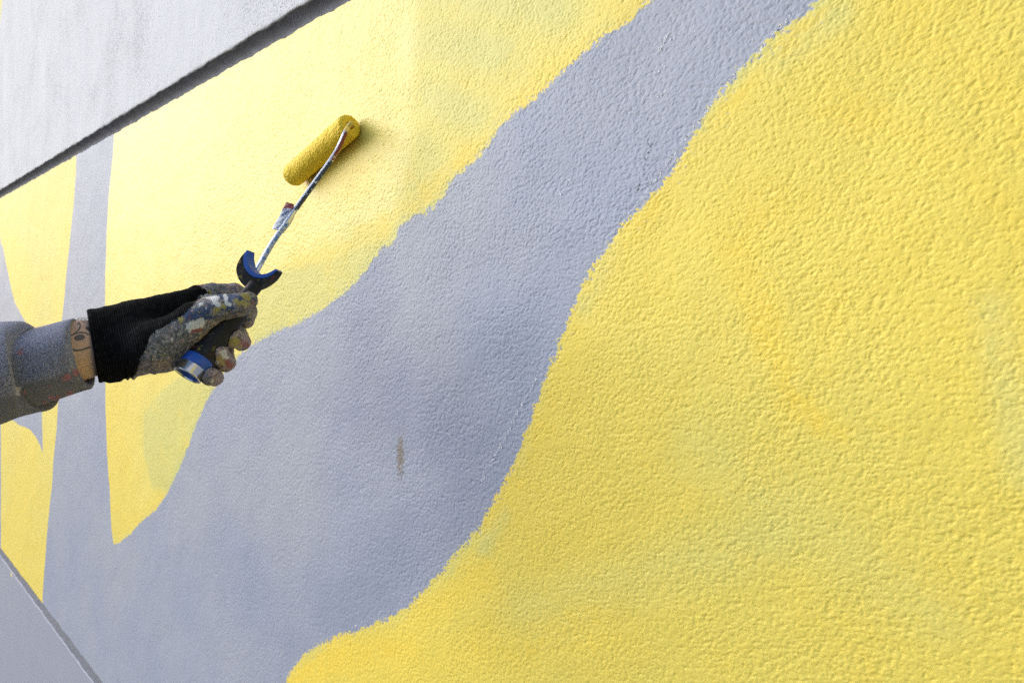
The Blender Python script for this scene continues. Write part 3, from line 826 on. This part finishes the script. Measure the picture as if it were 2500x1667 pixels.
# ---- crescent hand guard: a curved saddle, black outside, blue inside lip
c1 = lambda L: [(380 + x / 3.732, 560 + y / 3.732) for x, y in L]
inner = spline(c1([(876, 204), (868, 250), (872, 300), (888, 350), (925, 395), (970, 418), (1030, 417), (1080, 395), (1118, 368)]), 40)
lip = spline(c1([(856, 200), (838, 240), (832, 300), (850, 370), (898, 428), (955, 455), (1030, 456), (1084, 430), (1132, 386)]), 40)
outer = spline(c1([(846, 208), (800, 268), (770, 340), (768, 400), (800, 480), (870, 545), (960, 535), (1070, 470), (1132, 398)]), 40)
HN = np.cross(HD, np.cross([0, 0, 1.0], HD)); HN = np.array([0.25, -.18, 1.0]); HN /= np.linalg.norm(HN)   # thickness direction
def saddle(a_, b_, half, name, mat, taper):
    rows = []
    for i, (p, q) in enumerate(zip(a_, b_)):
        s = i / (len(a_) - 1); tw = half * (1 - taper * abs(2 * s - 1) ** 2.2)
        P = loc(p[0], p[1], .846); Q = loc(q[0], q[1], .846); m = (P + Q) / 2
        e = .0007
        w1 = (Q - P) / (np.linalg.norm(Q - P) + 1e-9)
        rows.append([P - HN * (tw - e), P + w1 * e - HN * tw, Q - w1 * e - HN * tw, Q - HN * (tw - e), Q + HN * (tw - e), Q - w1 * e + HN * tw, P + w1 * e + HN * tw, P + HN * (tw - e)])
    V = np.array(rows).reshape(-1, 3); k = 8
    F = [(i * k + j, i * k + (j + 1) % k, (i + 1) * k + (j + 1) % k, (i + 1) * k + j) for i in range(len(rows) - 1) for j in range(k)]
    F.append(tuple(range(k))); F.append(tuple(range((len(rows) - 1) * k, len(rows) * k))[::-1])
    o = mesh_obj(name, to_world(V), F, mat, roller, smooth=False)
    return o
saddle(inner, lip, .0088, 'guard_lip', M_blue, .25)
saddle(lip, outer, .0082, 'hand_guard', M_rub, .35)

# ---- roller cover lying on the wall
offc = .0205
def wl(x, y, off):
    q = wallpt(x, y, off) - CAM
    return BAS @ q
N0 = wl(856, 306, offc); F0 = wl(719, 426, offc)
AX = N0 - F0; RL = np.linalg.norm(AX); AX /= RL
u = np.cross(AX, [0, 0, 1.0]); u /= np.linalg.norm(u); v_ = np.cross(AX, u)
rad = .0195
prof = []
for a in np.linspace(0, math.pi / 2, 22): prof.append((-.013 * math.cos(a) + 0.0, rad * (.12 + .88 * math.sin(a) ** .8)))
prof += [(t, rad) for t in np.linspace(.002, RL - .006, 150)]
for a in np.linspace(0, math.pi / 2, 10)[1:]: prof.append((RL - .006 + .006 * math.sin(a), rad - .006 + .006 * math.cos(a)))
prof += [(RL + .0001 * q, r) for q, r in zip((0, -3, -10, -40), (.0118, .0078, .0062, .0058))]
prof += [(RL - .012, .0056)]
SG = 150
V = []; 
for t, r in prof:
    for k in range(SG):
        g = 2 * math.pi * k / SG
        V.append(F0 + AX * t + r * (math.cos(g) * u + math.sin(g) * v_))
V = np.array(V)
ctr = np.array([F0 + AX * t for t, r in prof]).repeat(SG, 0)
out = V - ctr; ln = np.linalg.norm(out, axis=1)[:, None]; out = out / np.maximum(ln, 1e-6)
from mathutils import noise as mn
bm_ = np.array([mn.fractal(Vector(p * 330), .9, 2.2, 3) for p in V]); bl = np.array([mn.noise(Vector(p * 70)) for p in V])
amp = np.where(ln[:, 0] > .008, 1, .15)
V = V + out * ((bm_ * .0009 + bl * .0010) * amp)[:, None] + AX * ((bm_ * .0007) * (np.abs(ln[:, 0] - .013) < .007))[:, None]
m = len(prof)
F = [(i * SG + k, (i + 1) * SG + k, (i + 1) * SG + (k + 1) % SG, i * SG + (k + 1) % SG) for i in range(m - 1) for k in range(SG)]
F.append(tuple(range(SG)))
n = NT('paint_soaked_nap')
nn_ = n.noise(420, 3, .6)
c = n.mix(n.smooth(nn_, .3, .6), (0.94, 0.63, 0.03), (0.95, 0.69, 0.055))
c = n.mix(n.smooth(n.noise(190, 4, .7), .665, .71), c, (0.22, 0.13, 0.02))
n.set('Base Color', c); n.set('Roughness', .55); n.bump(n.math('ADD', n.math('MULTIPLY', nn_, .0013), n.math('MULTIPLY', n.noise(1100, 2), .0006)), 1.0)
n.set('Specular IOR Level', .3)
mesh_obj('roller_cover', to_world(V), F, n.m, roller)
V, F = lathe([(RL - .010, .0056), (RL - .001, .0056), (RL - .001, .0036), (RL - .010, .0036)], F0, AX, 32, False)
n = NT('core_plastic'); n.set('Base Color', (0.30, 0.22, 0.06)); n.set('Roughness', .5); mesh_obj('core_end', V, F, n.m, roller)

# ---- bent steel frame from the cover core to the handle
zN = N0[2]
pts = [F0 + AX * (RL - .03), F0 + AX * (RL + .000), F0 + AX * (RL + .0035)]
k = [(856, 303, zN - .015), (848, 314, zN - .020), (844, 322, .998), (828, 358, .986), (809, 390, .972), (763.6, 453, .948), (721, 512, .922), (697, 548, .906), (675, 578, .893), (651, 616, .878), (630, 655, .864), (618, 676, .855)]
pts += [loc(*q) for q in k]
P = spline([q for q in pts], 150)
V, F, al = tube(to_world(P), .0037, 24)
xs_, ys_, _ = proj(V)
n = NT('painted_steel_rod')
py = n.attr('row'); jit = n.math('ADD', py, n.math('MULTIPLY', n.math('SUBTRACT', n.noise(160, 4, .7), .5), 50))
jit2 = n.noise(230, 4, .7)
def band(lo, hi): return n.math('MULTIPLY', n.smooth(jit, lo - 2, lo + 2), n.smooth(jit, hi + 2, hi - 2))
m_red = band(322, 388); m_navy = band(392, 512); m_top = n.smooth(jit, 324, 318); m_bl = band(545, 640)
paint = n.mix(m_red, (0.50, 0.50, 0.50), (0.22, 0.035, 0.03))
paint = n.mix(m_navy, paint, (0.02, 0.035, 0.07))
paint = n.mix(m_top, paint, (0.62, 0.45, 0.10))
paint = n.mix(n.math('MULTIPLY', m_bl, n.smooth(jit2, .46, .54)), paint, (0.10, 0.24, 0.48))
side = n.attr('side')     # paint ran down the shaded flank of the rod, bright metal on the other
cov = n.math('MAXIMUM', n.math('MAXIMUM', m_red, m_navy), m_bl)
cov = n.math('MULTIPLY', cov, n.smooth(n.math('ADD', side, n.math('MULTIPLY', n.math('SUBTRACT', jit2, .5), .9)), -.25, -.10))
cov = n.math('MAXIMUM', cov, m_top)
wht = n.math('MULTIPLY', n.smooth(n.noise(190, 4, .7, n.mapv(loc=(4, 4, 1))), .60, .64), n.smooth(py, 330, 360))
cov2 = n.math('MAXIMUM', cov, wht)
paint = n.mix(wht, paint, (0.62, 0.64, 0.66))
n.set('Base Color', n.mix(cov2, (0.72, 0.73, 0.75), paint))
n.set('Metallic', n.math('SUBTRACT', 1.0, cov2)); n.set('Roughness', n.mixf(cov2, .28, .45)); n.bump(n.math('MULTIPLY', cov2, .0003), 1.0)
ctrP = P.repeat(24, 0)
side_v = ((V - CAM) @ BAS.T - ctrP) @ np.array([.83, -.55, 0]) / .0033
mesh_obj('wire_frame', V, F, n.m, roller, attrs={'row': ys_, 'side': side_v})

# ---- torn masking tape wrapped round the frame
n = NT('painted_tape')
ty = n.attr('row'); j = n.math('ADD', ty, n.math('MULTIPLY', n.math('SUBTRACT', n.noise(220, 3, .6), .5), 16))
c = n.mix(n.smooth(n.noise(420, 4, .7), .46, .56), (0.045, 0.085, 0.22), (0.66, 0.68, 0.72))
c = n.mix(n.smooth(j, 512, 508), c, (0.26, 0.055, 0.045))
c = n.mix(n.math('MULTIPLY', n.smooth(n.attr('side'), -.3, -1.2), n.smooth(j, 525, 532)), c, (0.72, 0.73, 0.76))
n.set('Base Color', c); n.set('Roughness', .5); n.bump(n.noise(420, 3), .0006); M_tape = n.m
seg = spline([loc(713, 523, .9265), loc(704, 537, .919), loc(693, 553, .909), loc(684, 566, .901)], 30)
V, F, al = tube(to_world(seg), [.0040 + .0012 * math.sin(math.pi * i / 29) + .0003 * math.sin(i * 1.7) for i in range(30)], 24)
mesh_obj('tape_wrap', V, F, M_tape, roller, attrs={'row': proj(V)[1], 'side': np.zeros(len(V))})
R1 = spline([(718, 499), (716, 508), (711, 518), (705, 530), (696, 542), (688, 552), (679, 562)], 26)
R0 = spline([(699, 493), (695, 501), (688, 513), (684, 524), (676, 537), (668, 550), (664, 560)], 26)
V = []; row = []; side = []
for i, (a, b) in enumerate(zip(R0, R1)):
    z = .926 - .026 * i / 25
    for jx in range(9):
        s = jx / 8; p = a * (1 - s) + b * s
        q = loc(p[0], p[1], z - .0042 + .003 * (1 - s) ** 2 + .0006 * math.sin(i * .9 + jx))
        V.append(q); row.append(p[1]); side.append(-1.6 + 1.6 * s)
m = len(V); V = np.array(V); V = np.vstack([V, V + [0, 0, .0007]])
F = [(i * 9 + k, (i + 1) * 9 + k, (i + 1) * 9 + k + 1, i * 9 + k + 1) for i in range(25) for k in range(8)]
F = F + [tuple(q + m for q in f[::-1]) for f in F]
rim = [k for k in range(9)] + [i * 9 + 8 for i in range(1, 26)] + [25 * 9 + k for k in range(7, -1, -1)] + [i * 9 for i in range(24, 0, -1)]
F += [(rim[i], rim[(i + 1) % len(rim)], rim[(i + 1) % len(rim)] + m, rim[i] + m) for i in range(len(rim))]
mesh_obj('tape_flap', to_world(V), F, M_tape, roller, attrs={'row': row * 2, 'side': side * 2})
